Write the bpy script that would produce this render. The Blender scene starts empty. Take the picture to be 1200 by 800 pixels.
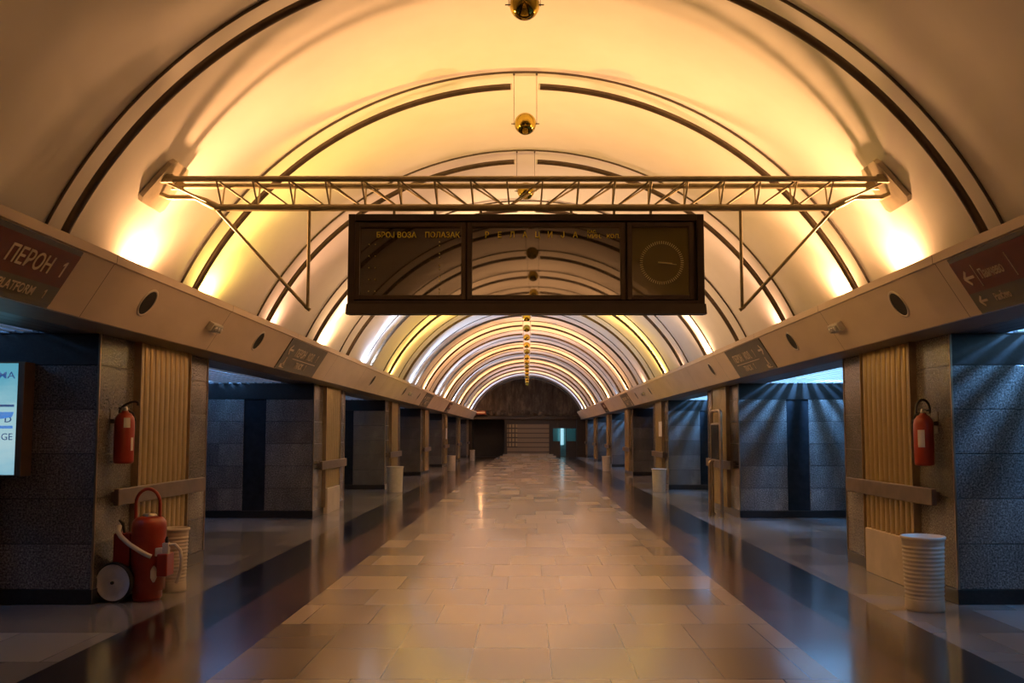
import bpy, bmesh, math, random
from mathutils import Vector, Matrix
random.seed(7)
PI = math.pi
SC = bpy.context.scene
COL = SC.collection

# ------------------------------------------------------------------ helpers
class MB:
    """collects shapes into one mesh"""
    def __init__(self): self.v = []; self.f = []; self.sm = []
    def add(self, vs, fs, smooth=False):
        n = len(self.v); self.v += [tuple(v) for v in vs]
        for f in fs: self.f.append(tuple(i + n for i in f)); self.sm.append(smooth)
        return self
    def box(self, x0, x1, y0, y1, z0, z1, bev=0.0):
        if x0 > x1: x0, x1 = x1, x0
        if y0 > y1: y0, y1 = y1, y0
        if z0 > z1: z0, z1 = z1, z0
        if bev <= 0:
            vs = [(x, y, z) for z in (z0, z1) for y in (y0, y1) for x in (x0, x1)]
            self.add(vs, [(0,2,3,1),(4,5,7,6),(0,1,5,4),(2,6,7,3),(0,4,6,2),(1,3,7,5)])
        else:
            bm = bmesh.new(); bmesh.ops.create_cube(bm, size=1)
            for v in bm.verts:
                v.co = Vector(((x0+x1)/2 + v.co.x*(x1-x0), (y0+y1)/2 + v.co.y*(y1-y0), (z0+z1)/2 + v.co.z*(z1-z0)))
            bmesh.ops.bevel(bm, geom=bm.edges[:], offset=bev, segments=2, affect='EDGES', profile=.5)
            self.frombm(bm)
        return self
    def frombm(self, bm, smooth=False):
        bm.verts.index_update()
        self.add([v.co[:] for v in bm.verts], [[v.index for v in f.verts] for f in bm.faces], smooth); bm.free()
    def tube(self, pts, r, n=10, cap=True, closed=False):
        pts = [Vector(p) for p in pts]; m = len(pts); rings = []
        rr = r if isinstance(r, (list, tuple)) else [r]*m
        up = None
        for i, p in enumerate(pts):
            if closed: t = pts[(i+1) % m] - pts[i-1]
            else: t = pts[min(i+1, m-1)] - pts[max(i-1, 0)]
            t.normalize()
            if up is None:
                up = Vector((0,0,1)) if abs(t.z) < .9 else Vector((0,1,0))
            a = up - t*up.dot(t)
            if a.length < 1e-4: a = Vector((1,0,0)) - t*t.x
            a.normalize(); b = t.cross(a); up = a
            rings.append([p + (a*math.cos(2*PI*k/n) + b*math.sin(2*PI*k/n))*rr[i] for k in range(n)])
        vs = [v for q in rings for v in q]; fs = []
        for i in range(m if closed else m-1):
            for k in range(n):
                j = (i+1) % m
                fs.append((i*n+k, i*n+(k+1) % n, j*n+(k+1) % n, j*n+k))
        self.add(vs, fs, True)
        if cap and not closed:
            self.add(rings[0], [tuple(range(n))[::-1]]); self.add(rings[-1], [tuple(range(n))])
        return self
    def lathe(self, prof, c=(0,0,0), n=32, axis='Z', smooth=True):
        c = Vector(c); vs = []; fs = []
        for (r, h) in prof:
            for k in range(n):
                a = 2*PI*k/n; u, w = r*math.cos(a), r*math.sin(a)
                q = (u, w, h) if axis == 'Z' else ((u, h, -w) if axis == 'Y' else (h, u, w))
                vs.append(c + Vector(q))
        for i in range(len(prof)-1):
            for k in range(n):
                fs.append((i*n+k, i*n+(k+1) % n, (i+1)*n+(k+1) % n, (i+1)*n+k))
        self.add(vs, fs, smooth)
        return self
    def prism(self, poly, a0, a1, axis='Y', smooth=False):
        """poly of 2D points extruded between a0 and a1 (closed solid)"""
        n = len(poly)
        def P(p, a): return (p[0], a, p[1]) if axis == 'Y' else ((p[0], p[1], a) if axis == 'Z' else (a, p[0], p[1]))
        vs = [P(p, a0) for p in poly] + [P(p, a1) for p in poly]
        self.add(vs, [(i, (i+1) % n, n+(i+1) % n, n+i) for i in range(n)], smooth)
        self.add(vs[:n], [tuple(range(n))]); self.add(vs[n:], [tuple(range(n))[::-1]])
        return self
    def build(self, name, mat, parent=None, kind=None, bevel=0):
        me = bpy.data.meshes.new(name); me.from_pydata(self.v, [], self.f)
        me.polygons.foreach_set('use_smooth', self.sm)
        bm = bmesh.new(); bm.from_mesh(me); bmesh.ops.recalc_face_normals(bm, faces=bm.faces); bm.to_mesh(me); bm.free()
        me.materials.append(mat); me.update()
        o = bpy.data.objects.new(name, me); COL.objects.link(o)
        if parent: o.parent = parent
        if kind: o['kind'] = kind
        return o

def thing(name, label, cat, loc=(0,0,0), rot=None, group=None):
    o = bpy.data.objects.new(name, None); COL.objects.link(o); o.empty_display_size = .1
    if rot is not None:
        m = rot.to_4x4(); m.translation = Vector(loc); o.matrix_world = m
    else: o.location = loc
    o['label'] = label; o['category'] = cat
    if group: o['group'] = group
    return o
def tag(o, label, cat, group=None):
    o['label'] = label; o['category'] = cat
    if group: o['group'] = group
    return o
def copy_tree(o, parent=None):
    c = o.copy(); COL.objects.link(c)
    if parent: c.parent = parent
    for ch in o.children: copy_tree(ch, c)
    return c
def text(name, body, size, mat, parent, loc, rot=None, sx=1.0, align='LEFT', ext=.002, label=None, bold=.012):
    cu = bpy.data.curves.new('lettering', 'FONT'); cu.body = body; cu.size = size; cu.extrude = ext; cu.align_x = align
    cu.resolution_u = 3; cu.offset = size*bold
    t = bpy.data.objects.new('lettering', cu); COL.objects.link(t)
    dg = bpy.context.evaluated_depsgraph_get(); dg.update()
    me = bpy.data.meshes.new_from_object(t.evaluated_get(dg)); bpy.data.objects.remove(t)
    m = Matrix.Diagonal((sx, 1, 1, 1))
    if rot is not None: m = rot.to_4x4() @ m
    me.transform(Matrix.Translation(loc) @ m)
    me.materials.clear(); me.materials.append(mat); me.name = name
    o = bpy.data.objects.new(name, me); COL.objects.link(o); o.parent = parent
    if label: o['label'] = label
    return o
XZ = Matrix(((1,0,0),(0,0,-1),(0,1,0)))            # text standing up, facing -Y

# ------------------------------------------------------------------ materials
class NT:
    def __init__(self, name):
        self.m = bpy.data.materials.new(name); self.m.use_nodes = True
        self.t = self.m.node_tree; self.b = self.t.nodes['Principled BSDF']
    def n(self, typ, **kw):
        x = self.t.nodes.new(typ)
        for k, v in kw.items(): setattr(x, k, v)
        return x
    def l(self, a, b): self.t.links.new(a, b)
    def math(self, op, a, b=None, c=None):
        x = self.n('ShaderNodeMath', operation=op)
        for i, s in enumerate((a, b, c)):
            if s is None: continue
            if isinstance(s, (int, float)): x.inputs[i].default_value = s
            else: self.l(s, x.inputs[i])
        return x.outputs[0]
    def coord(self, scale=(1,1,1), kind='Object'):
        tc = self.n('ShaderNodeTexCoord'); mp = self.n('ShaderNodeMapping'); mp.inputs['Scale'].default_value = scale
        self.l(tc.outputs[kind], mp.inputs['Vector']); return mp.outputs['Vector']
    def noise(self, vec, scale, detail=4, rough=.55):
        x = self.n('ShaderNodeTexNoise'); x.inputs['Scale'].default_value = scale
        x.inputs['Detail'].default_value = detail; x.inputs['Roughness'].default_value = rough
        self.l(vec, x.inputs['Vector']); return x.outputs['Fac']
    def ramp(self, fac, stops):
        x = self.n('ShaderNodeValToRGB'); e = x.color_ramp.elements
        while len(e) < len(stops): e.new(.5)
        for i, (p, c) in enumerate(stops): e[i].position = p; e[i].color = (*c, 1)
        self.l(fac, x.inputs['Fac']); return x.outputs['Color']
    def mix(self, fac, a, b, mode='MIX'):
        x = self.n('ShaderNodeMix', data_type='RGBA', blend_type=mode)
        for s, i in ((fac, 0), (a, 6), (b, 7)):
            if isinstance(s, (int, float)): x.inputs[i].default_value = s
            elif isinstance(s, tuple): x.inputs[i].default_value = (*s, 1)
            else: self.l(s, x.inputs[i])
        return x.outputs[2]
    def bump(self, h, strength=.3, dist=.01):
        x = self.n('ShaderNodeBump'); x.inputs['Strength'].default_value = strength; x.inputs['Distance'].default_value = dist
        self.l(h, x.inputs['Height']); self.l(x.outputs['Normal'], self.b.inputs['Normal'])
    def set(self, **kw):
        for k, v in kw.items():
            i = self.b.inputs[k.replace('_', ' ')]
            if hasattr(v, 'node'): self.l(v, i)
            elif isinstance(v, tuple): i.default_value = (*v, 1) if len(v) == 3 else v
            else: i.default_value = v
        return self.m

def plain(name, col, rough=.5, metal=0.0, var=.12, scale=9.0, spec=.5, bump=0.0):
    t = NT(name); f = t.noise(t.coord(), scale)
    lo = tuple(c*(1-var) for c in col); hi = tuple(min(1, c*(1+var)) for c in col)
    c = t.ramp(f, [(.3, lo), (.7, hi)])
    if bump: t.bump(t.noise(t.coord(), scale*4), bump, .004)
    return t.set(Base_Color=c, Roughness=rough, Metallic=metal, Specular_IOR_Level=spec)
def glow(name, col, strength):
    t = NT(name); return t.set(Base_Color=(.6,.6,.6), Emission_Color=col, Emission_Strength=strength)

M = {}
# plaster vault
t = NT('vault_plaster'); v = t.coord(); f = t.noise(v, 1.3, 5); g = t.noise(v, 22, 3)
c = t.ramp(f, [(.25, (.78,.76,.71)), (.75, (.86,.84,.80))]); t.bump(g, .06, .004)
M['vault'] = t.set(Base_Color=c, Roughness=.75, Specular_IOR_Level=.2)
# fascia: painted metal panels with a seam every 1.39 m
t = NT('fascia_paint'); v = t.coord(); s = t.n('ShaderNodeSeparateXYZ'); t.l(v, s.inputs[0])
fr = t.math('FRACT', t.math('DIVIDE', t.math('ADD', s.outputs[1], 40.35), 2.783))
seam = t.math('LESS_THAN', fr, .0035)
dirt = t.noise(t.coord((1,.4,1)), 3, 5)
c = t.ramp(dirt, [(.25, (.54,.455,.375)), (.7, (.64,.545,.455))]); c = t.mix(seam, c, (.16,.13,.11))
M['fascia'] = t.set(Base_Color=c, Roughness=.55, Specular_IOR_Level=.25)
M['pipe'] = plain('bronze_pipe', (.115,.088,.062), .36, .7, .2)
M['pipe_cap'] = plain('pipe_cap_plastic', (.62,.6,.55), .4)
M['rod'] = plain('dark_rod', (.12,.10,.08), .5, .4)
M['brass'] = plain('polished_brass', (.50,.37,.06), .10, 1.0, .12, 30)
M['truss'] = plain('olive_steel_paint', (.42,.36,.21), .42, .3, .15)
M['plate'] = plain('plate_paint', (.55,.48,.36), .5)
M['frame'] = plain('board_frame_brown', (.050,.035,.024), .4, .1, .2, 5)
M['frame_rim'] = plain('board_frame_rim', (.085,.063,.042), .35, .2, .2, 5)
# smoked glass panes with the flap grid showing faintly
def smoked(name, base, line, px, pz, ior):
    t = NT(name); v = t.coord(); s = t.n('ShaderNodeSeparateXYZ'); t.l(v, s.inputs[0])
    gx = t.math('LESS_THAN', t.math('FRACT', t.math('DIVIDE', t.math('ADD', s.outputs[0], 10), px)), .10)
    gz = t.math('LESS_THAN', t.math('FRACT', t.math('DIVIDE', s.outputs[2], pz)), .18)
    g = t.math('MAXIMUM', gx, gz); c = t.mix(g, base, line)
    return t.set(Base_Color=c, Roughness=.02, IOR=ior)
M['glass'] = smoked('smoked_glass', (.050,.041,.022), (.090,.074,.042), .058, .0815, 2.7)
M['glass_mid'] = smoked('smoked_glass_fine', (.050,.041,.023), (.085,.070,.042), .040, .0815, 2.9)
M['glass_clock'] = plain('olive_clock_glass', (.19,.155,.038), .03, 0, .03, 3)
M['glass_clock'].node_tree.nodes['Principled BSDF'].inputs['IOR'].default_value = 1.8
M['yellow'] = plain('yellow_lettering', (1.0,.84,.10), .6)
M['tick'] = plain('pale_tick_paint', (.98,.88,.38), .6)
M['sign_red'] = plain('sign_red', (.11,.014,.008), .45, 0, .08, spec=.25)
M['sign_grey'] = plain('sign_grey', (.075,.065,.05), .42, 0, .12, spec=.25)
M['sign_olive'] = plain('sign_olive_grey', (.060,.058,.042), .4, 0, .18)
M['sign_black'] = plain('sign_black_edge', (.012,.010,.009), .35)
M['sign_text'] = plain('sign_cream_lettering', (.66,.56,.42), .5)
M['sign_faint'] = plain('sign_weathered_lettering', (.58,.49,.37), .55, 0, .25, 14)
M['hole_rim'] = plain('speaker_rim', (.55,.50,.43), .4)
M['black'] = plain('black_rubber', (.012,.012,.012), .6)
M['cloth'] = plain('speaker_mesh', (.010,.008,.008), .8)
M['grey_plastic'] = plain('pale_plastic', (.50,.48,.42), .4)
M['lens'] = plain('lamp_lens', (.35,.36,.34), .12)
M['chrome'] = plain('brushed_steel', (.55,.52,.48), .28, 1.0, .1)
M['white'] = plain('white_enamel', (.72,.70,.66), .4)
M['paper'] = plain('paper_white', (.75,.73,.68), .7)
M['red'] = plain('red_enamel', (.30,.032,.014), .3, 0, .15, 5)
M['red_dark'] = plain('red_plastic', (.22,.018,.012), .45)
M['hose'] = plain('white_hose', (.62,.58,.52), .5)
M['wheel'] = plain('grey_wheel_disc', (.62,.62,.64), .4, .2)
M['bin'] = plain('cream_bin_plastic', (.60,.55,.48), .5, 0, .1)
M['wood'] = plain('brown_laminate', (.115,.085,.070), .4, 0, .25, 6)
M['cream'] = plain('cream_flute_paint', (.52,.40,.20), .26, .45, .05)
M['cream_flat'] = plain('cream_panel_paint', (.62,.53,.40), .38, .1, .12, 3)
M['trim'] = plain('bronze_trim', (.36,.28,.20), .3, .8)
M['dark_panel'] = plain('dark_glass_panel', (.020,.024,.030), .16, 0, .2)
M['plinth'] = plain('black_granite', (.022,.021,.022), .28, 0, .3, 40)
# granite cladding: speckle, and a tone for each slab row
t = NT('granite_cladding'); v = t.coord(); s = t.n('ShaderNodeSeparateXYZ'); t.l(v, s.inputs[0])
row = t.math('FLOOR', t.math('DIVIDE', t.math('SUBTRACT', s.outputs[2], .13), .397))
oi = t.n('ShaderNodeObjectInfo'); w = t.n('ShaderNodeTexWhiteNoise', noise_dimensions='2D')
cx = t.n('ShaderNodeCombineXYZ'); t.l(row, cx.inputs[0])
t.l(t.math('ADD', t.math('MULTIPLY', oi.outputs['Random'], 91), t.math('FLOOR', t.math('MULTIPLY', s.outputs[0], 1.18))), cx.inputs[1]); t.l(cx.outputs[0], w.inputs['Vector'])
sp = t.noise(v, 60, 3, .75); cl = t.noise(t.coord((1,1,.6)), 2.4, 6, .65)
base = t.ramp(sp, [(.36, (.045,.043,.042)), (.50, (.145,.14,.136)), (.66, (.33,.32,.31))])
vein = t.ramp(cl, [(.35, (.72,.72,.72)), (.55, (.95,.95,.95)), (.70, (1.35,1.33,1.3))])
c = t.mix(1.0, base, vein, 'MULTIPLY')
tone = t.math('MULTIPLY_ADD', w.outputs['Value'], .55, .70); tc = t.n('ShaderNodeCombineColor')
for i in range(3): t.l(tone, tc.inputs[i])
c = t.mix(1.0, c, tc.outputs[0], 'MULTIPLY')
M['granite'] = t.set(Base_Color=c, Roughness=.20, Specular_IOR_Level=.6)
# floors
def floor_mat(name, sx, sy, lo, hi, rough, rowmix=.5, spec=.5, coat=.45, joint=(.03,.025,.02)):
    t = NT(name); v = t.coord(); s = t.n('ShaderNodeSeparateXYZ'); t.l(v, s.inputs[0])
    ux = t.math('DIVIDE', t.math('ADD', s.outputs[0], 100), sx)
    uy = t.math('DIVIDE', t.math('ADD', s.outputs[1], 100), sy)
    iy = t.math('FLOOR', uy); wr = t.n('ShaderNodeTexWhiteNoise', noise_dimensions='1D'); t.l(iy, wr.inputs['W'])
    ux = t.math('ADD', ux, t.math('MULTIPLY', t.math('FLOOR', t.math('MULTIPLY', wr.outputs['Value'], 3)), .3333))
    ix = t.math('FLOOR', ux)
    w = t.n('ShaderNodeTexWhiteNoise', noise_dimensions='2D'); cx = t.n('ShaderNodeCombineXYZ')
    t.l(ix, cx.inputs[0]); t.l(iy, cx.inputs[1]); t.l(cx.outputs[0], w.inputs['Vector'])
    tone = t.math('ADD', t.math('MULTIPLY', w.outputs['Value'], 1-rowmix), t.math('MULTIPLY', wr.outputs['Value'], rowmix))
    tone = t.math('MULTIPLY_ADD', tone, .9, .05)
    c = t.ramp(tone, [(.15, lo), (.95, hi)])
    jx = t.math('LESS_THAN', t.math('FRACT', ux), .008/sx); jy = t.math('LESS_THAN', t.math('FRACT', uy), .010/sy)
    j = t.math('MAXIMUM', jx, jy); c = t.mix(t.math('MULTIPLY', j, .7), c, joint)
    r = t.math('MULTIPLY_ADD', w.outputs['Value'], .07, rough-.02)
    return t.set(Base_Color=c, Roughness=r, Specular_IOR_Level=spec, IOR=1.6, Coat_Weight=coat, Coat_Roughness=.11, Coat_IOR=1.6)
M['floor'] = floor_mat('floor_slabs', .53, .82, (.30,.238,.158), (.62,.50,.36), .24, .45)
M['floor_aisle'] = floor_mat('aisle_slabs', .6, .9, (.14,.13,.13), (.32,.31,.305), .22, coat=.25)
M['floor_black'] = floor_mat('black_band_slabs', .6, 1.2, (.014,.012,.012), (.034,.030,.029), .16, .3)
M['floor_brown'] = floor_mat('brown_band_slabs', .6, 1.2, (.075,.036,.022), (.13,.066,.043), .20, .3)
# slatted metal aisle ceiling
t = NT('slat_ceiling'); v = t.coord(); s = t.n('ShaderNodeSeparateXYZ'); t.l(v, s.inputs[0])
fr = t.math('FRACT', t.math('MULTIPLY', t.math('ADD', s.outputs[0], 20), 8.0)); g = t.math('LESS_THAN', fr, .16)
c = t.mix(g, (.22,.23,.25), (.05,.05,.055)); t.bump(t.math('SUBTRACT', 1.0, g), .3, .01)
M['slat_ceiling'] = t.set(Base_Color=c, Roughness=.32, Metallic=.5)
M['soffit'] = plain('soffit_paint', (.20,.165,.13), .5)
# rock relief of the end wall
t = NT('rock_relief'); v = t.coord((1,1,.35)); a = t.noise(v, 2.2, 8, .7); b = t.noise(t.coord((1,1,.15)), 9, 6, .75)
h = t.math('ADD', a, t.math('MULTIPLY', b, .7)); c = t.ramp(h, [(.55, (.030,.022,.016)), (.85, (.16,.115,.08)), (1.0, (.30,.22,.15))])
t.bump(h, 1.0, .25); M['rock'] = t.set(Base_Color=c, Roughness=.8)
M['dark_wall'] = plain('dark_wall_paint', (.045,.042,.042), .6)
t = NT('shutter_slats'); v = t.coord(); s = t.n('ShaderNodeSeparateXYZ'); t.l(v, s.inputs[0])
fr = t.math('FRACT', t.math('DIVIDE', s.outputs[2], .30)); g = t.math('LESS_THAN', fr, .2)
c = t.mix(g, (.26,.19,.12), (.08,.055,.04)); M['shutter'] = t.set(Base_Color=c, Roughness=.5)
t = NT('lattice_panel'); v = t.coord(); s = t.n('ShaderNodeSeparateXYZ'); t.l(v, s.inputs[0])
g1 = t.math('LESS_THAN', t.math('FRACT', t.math('DIVIDE', s.outputs[2], .30)), .3)
g2 = t.math('LESS_THAN', t.math('FRACT', t.math('DIVIDE', t.math('ADD', s.outputs[0], 9), .21)), .3)
c = t.mix(t.math('MAXIMUM', g1, g2), (.38,.28,.15), (.07,.05,.035)); M['lattice'] = t.set(Base_Color=c, Roughness=.5)
t = NT('teal_glass'); M['teal_glass'] = t.set(Base_Color=(.45,.75,.75), Roughness=.15, Transmission_Weight=.9, IOR=1.3)
M['teal_wall'] = plain('teal_room_paint', (.25,.42,.43), .6)
M['dark_brown'] = plain('dark_brown_cladding', (.040,.028,.02), .5)
M['slat_glow'] = glow('cyan_slat_glow', (.30,.66,1.0), 1.0)  # light reflected by the metal ceiling slats, put in as their own glow
M['slat_glow_dim'] = glow('dim_blue_slat_glow', (.25,.42,.75), .10)  # same painted slat glow, fainter, for the dim aisle lights
M['tube_on'] = glow('lit_tube', (.5,.8,1.0), 6)
M['tube_off'] = glow('weak_tube', (.4,.6,1.0), .5)
M['tray'] = plain('light_tray_white', (.75,.77,.8), .5)
# lightbox poster
t = NT('lit_poster'); v = t.coord(); s = t.n('ShaderNodeSeparateXYZ'); t.l(v, s.inputs[0])
n = t.noise(t.coord((1,1,3)), 4, 4); z = t.math('ADD', t.math('MULTIPLY', n, .35), t.math('MULTIPLY', s.outputs[2], .95))
c = t.ramp(z, [(.10, (.04,.22,.55)), (.16, (.36,.74,.92)), (.45, (.60,.90,.98)), (.72, (.50,.86,.95)), (1.05, (.16,.56,.75))])
M['poster'] = t.set(Base_Color=(.05,.05,.05), Emission_Color=c, Emission_Strength=.62, Roughness=.2)
M['poster_ink'] = glow('poster_navy_ink', (.015,.06,.22), .5); M['poster_ink2'] = glow('poster_blue_ink', (.06,.22,.62), .8)
M['lb_frame'] = plain('lightbox_bronze_frame', (.16,.10,.06), .4, .5)

# ------------------------------------------------------------------ measures
XP = 3.82; ZC = 2.40; Y0 = 8.25; PER = 8.35; PL = 2.80       # pillars
VR, VZ = 3.70, 1.36                                         # vault radius, centre height
RR = 3.546; RY = 6.32; RD = 2.516                           # arched pipes
YB, YE = -14.0, 59.5                                        # hall ends
VE = 57.4
FB = Vector((3.39, 0, 2.385)); FT = Vector((3.137, 0, 2.79))  # fascia face, bottom and top

# ------------------------------------------------------------------ setting
MB().box(-1.93, 1.93, YB, YE, -.12, 0).build('floor', M['floor'], kind='structure')
for s in (-1, 1):
    MB().box(s*1.93, s*2.45, YB, YE, -.12, 0).build('floor', M['floor_brown'], kind='structure')
    MB().box(s*2.45, s*3.07, YB, YE, -.12, 0).build('floor', M['floor_black'], kind='structure')
    MB().box(s*3.07, s*9.0, YB, YE, -.12, 0).build('floor', M['floor_aisle'], kind='structure')
# vault: a thick barrel from spring to spring
a0 = math.acos((2.40-VZ)/VR); N = 72
inner = [(VR*math.sin(-a0 + 2*a0*i/N), VZ + VR*math.cos(-a0 + 2*a0*i/N)) for i in range(N+1)]
outer = [((VR+.15)*math.sin(a0 - 2*a0*i/N), VZ + (VR+.15)*math.cos(a0 - 2*a0*i/N)) for i in range(N+1)]
mb = MB(); ys = [YB + (VE-YB)*k/12 for k in range(13)]
for poly in (inner, outer):
    n = len(poly); vs = [(p[0], y, p[1]) for y in ys for p in poly]
    mb.add(vs, [(k*n+i, k*n+i+1, (k+1)*n+i+1, (k+1)*n+i) for k in range(12) for i in range(n-1)], True)
for y in (YB, VE):
    vs = [(p[0], y, p[1]) for p in inner + outer[::-1]]; n = N+1
    mb.add(vs, [(i, i+1, n+i+1, n+i) for i in range(N)])
mb.build('ceiling', M['vault'], kind='structure')
def side_fascia(s):
    # thin folded shell: sloping face, upright lip, short return
    out = [(FB.x, FB.z), (FT.x, FT.z), (3.118, 2.795), (3.112, 2.862), (3.15, 2.868), (3.165, 2.80), (FB.x+.035, FB.z)]
    MB().prism([(s*x, z) for x, z in out], YB, VE).build('wall_left' if s < 0 else 'wall_right', M['fascia'], kind='structure')
for s in (-1, 1): side_fascia(s)
# aisle ceilings: soffit strip, light strip with openings, outer strip
OPX0, OPX1, OPL = 4.30, 5.90, 4.0
for s in (-1, 1):
    MB().box(s*3.425, s*3.86, YB, YE, ZC, ZC+.12).build('ceiling', M['soffit'], kind='structure')
    mb = MB().box(s*3.86, s*OPX0, YB, YE, ZC, ZC+.08).box(s*OPX1, s*9.0, YB, YE, ZC, ZC+.08)
    y = YB
    for i in range(7):
        yo = Y0 + PER*i - .03
        mb.box(s*OPX0, s*OPX1, y, yo-OPL, ZC, ZC+.08); y = yo
    mb.box(s*OPX0, s*OPX1, y, YE, ZC, ZC+.08)
    mb.build('ceiling', M['slat_ceiling'], kind='structure')
    MB().box(s*9.0, s*9.15, YB, YE+.1, -.1, 3.1).build('wall_left' if s < 0 else 'wall_right', M['dark_wall'], kind='structure')
    # closes the roof void above the aisle
    MB().box(s*3.75, s*9.15, YB, YE, 3.05, 3.15).build('ceiling', M['dark_wall'], kind='structure')
MB().box(-9.15, 9.15, YB-.15, YB, -.1, 5.6).build('wall_back', M['dark_wall'], kind='structure')
# thin steel joint arches lying on the vault
RINGS = [n for n in range(-5, 22)]
ab = math.acos((2.62-VZ)/(VR-.012))
for n in RINGS:
    y = RY + RD*(n-1)
    MB().tube([((VR-.008)*math.sin(-ab+2*ab*k/60), y, VZ+(VR-.008)*math.cos(-ab+2*ab*k/60)) for k in range(61)], .012, 6).build('trim_%d' % (n+6), M['rod'], kind='structure')

# ------------------------------------------------------------------ arched pipes
ORD = ['first','second','third','fourth','fifth','sixth','seventh','eighth','ninth','tenth','eleventh','twelfth','thirteenth',
       'fourteenth','fifteenth','sixteenth','seventeenth','eighteenth','nineteenth','twentieth','twenty-first']
ag = .137/RR; ap = math.acos((2.60-VZ)/RR)
protos = {}
for s, side in ((-1, 'left'), (1, 'right')):
    o = thing('arched_pipe', '', 'pipe', (0,0,0))
    pts = [(s*RR*math.sin(ag+(ap-ag)*k/44), 0, VZ + RR*math.cos(ag+(ap-ag)*k/44)) for k in range(45)]
    MB().tube(pts, .031, 12).build('tube', M['pipe'], o)
    MB().tube([(s*.127, 0, pts[0][2]+.001), (s*.131, 0, pts[0][2]+.0008), (s*.146, 0, pts[0][2])], [.022, .032, .033], 12).build('end_cap', M['pipe_cap'], o)['label'] = 'pale end cap'
    protos[side] = o
for n in RINGS:
    for side in ('left', 'right'):
        o = protos[side] if n == -5 else copy_tree(protos[side])
        o.location = (0, RY + RD*(n-1), 0)
        if n >= 1:
            o['label'] = '%s half of the %s dark arched pipe along the vault, counted from the viewer' % (side, ORD[n-1])
            o['group'] = 'arched pipes under the vault'
        else:
            o['label'] = '%s half of a dark arched pipe behind the viewer, mirrored in the board glass' % side
            o['group'] = 'arched pipes behind the viewer, %s halves' % side
# ------------------------------------------------------------------ hanging brass balls
pb = None
for n in RINGS:
    if 4 <= n <= 7: continue                                   # wholly behind the board
    if pb is None:
        o = pb = thing('hanging_ball', '', 'ball')
        bm = bmesh.new(); bmesh.ops.create_uvsphere(bm, u_segments=32, v_segments=18, radius=.107)
        m = MB(); m.frombm(bm, True); m.build('sphere', M['brass'], o)
        m = MB().tube([(-.138,0,0), (.138,0,0)], .005, 6); m.build('cross_bar', M['rod'], o)
        for s in (-1, 1):
            MB().tube([(s*.112,0,-.012), (s*.112,0,.515)], .0028, 6).tube([(s*.112,0,.49),(s*.112,0,.515)], .010, 8).build('wire', M['rod'], o)
    else: o = copy_tree(pb)
    o.location = (0, RY + RD*(n-1), 4.53)
    if n >= 1:
        o['label'] = 'polished brass ball hanging under the crown of the %s vault arch from the viewer' % ORD[n-1]
        o['group'] = 'brass balls along the vault crown'
    else:
        o['label'] = 'brass ball hanging behind the viewer, mirrored in the board glass'; o['group'] = 'brass balls behind the viewer'

# ------------------------------------------------------------------ truss across the vault
TY0, TY1, TYB, TZ, TZB = 7.32, 7.54, 7.43, 3.555, 3.345
T = thing('lattice_truss', 'long olive steel lattice truss spanning the vault above the departure board', 'truss', (0, 7.43, TZB))
def tb(mb, pts, r, n=8): return mb.tube([(p[0], p[1]-7.43, p[2]-TZB) for p in pts], r, n)
for y in (TY0, TY1): tb(MB(), [(-2.93, y, TZ), (2.93, y, TZ)], .024, 10).build('top_chord', M['truss'], T)
tb(MB(), [(-2.54, TYB, TZB), (2.54, TYB, TZB)], .030, 10).build('bottom_chord', M['truss'], T)
mb = MB(); NP = 17; w = 5.0/NP
for k in range(NP+1):
    x = -2.5 + w*k; mid = abs(x)
    for y in (TY0, TY1):
        tb(mb, [(x, y, TZ), (x + (.02 if x < 0 else -.02), TYB, TZB)], .0075, 6)
        if k < NP:
            if x + w/2 < 0: tb(mb, [(x, y, TZ), (x+w, TYB, TZB)], .0075, 6)
            else: tb(mb, [(x+w, y, TZ), (x, TYB, TZB)], .0075, 6)
    tb(mb, [(x, TY0, TZ), (x, TY1, TZ)], .007, 6)
mb.build('lattice_web', M['truss'], T)
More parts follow.
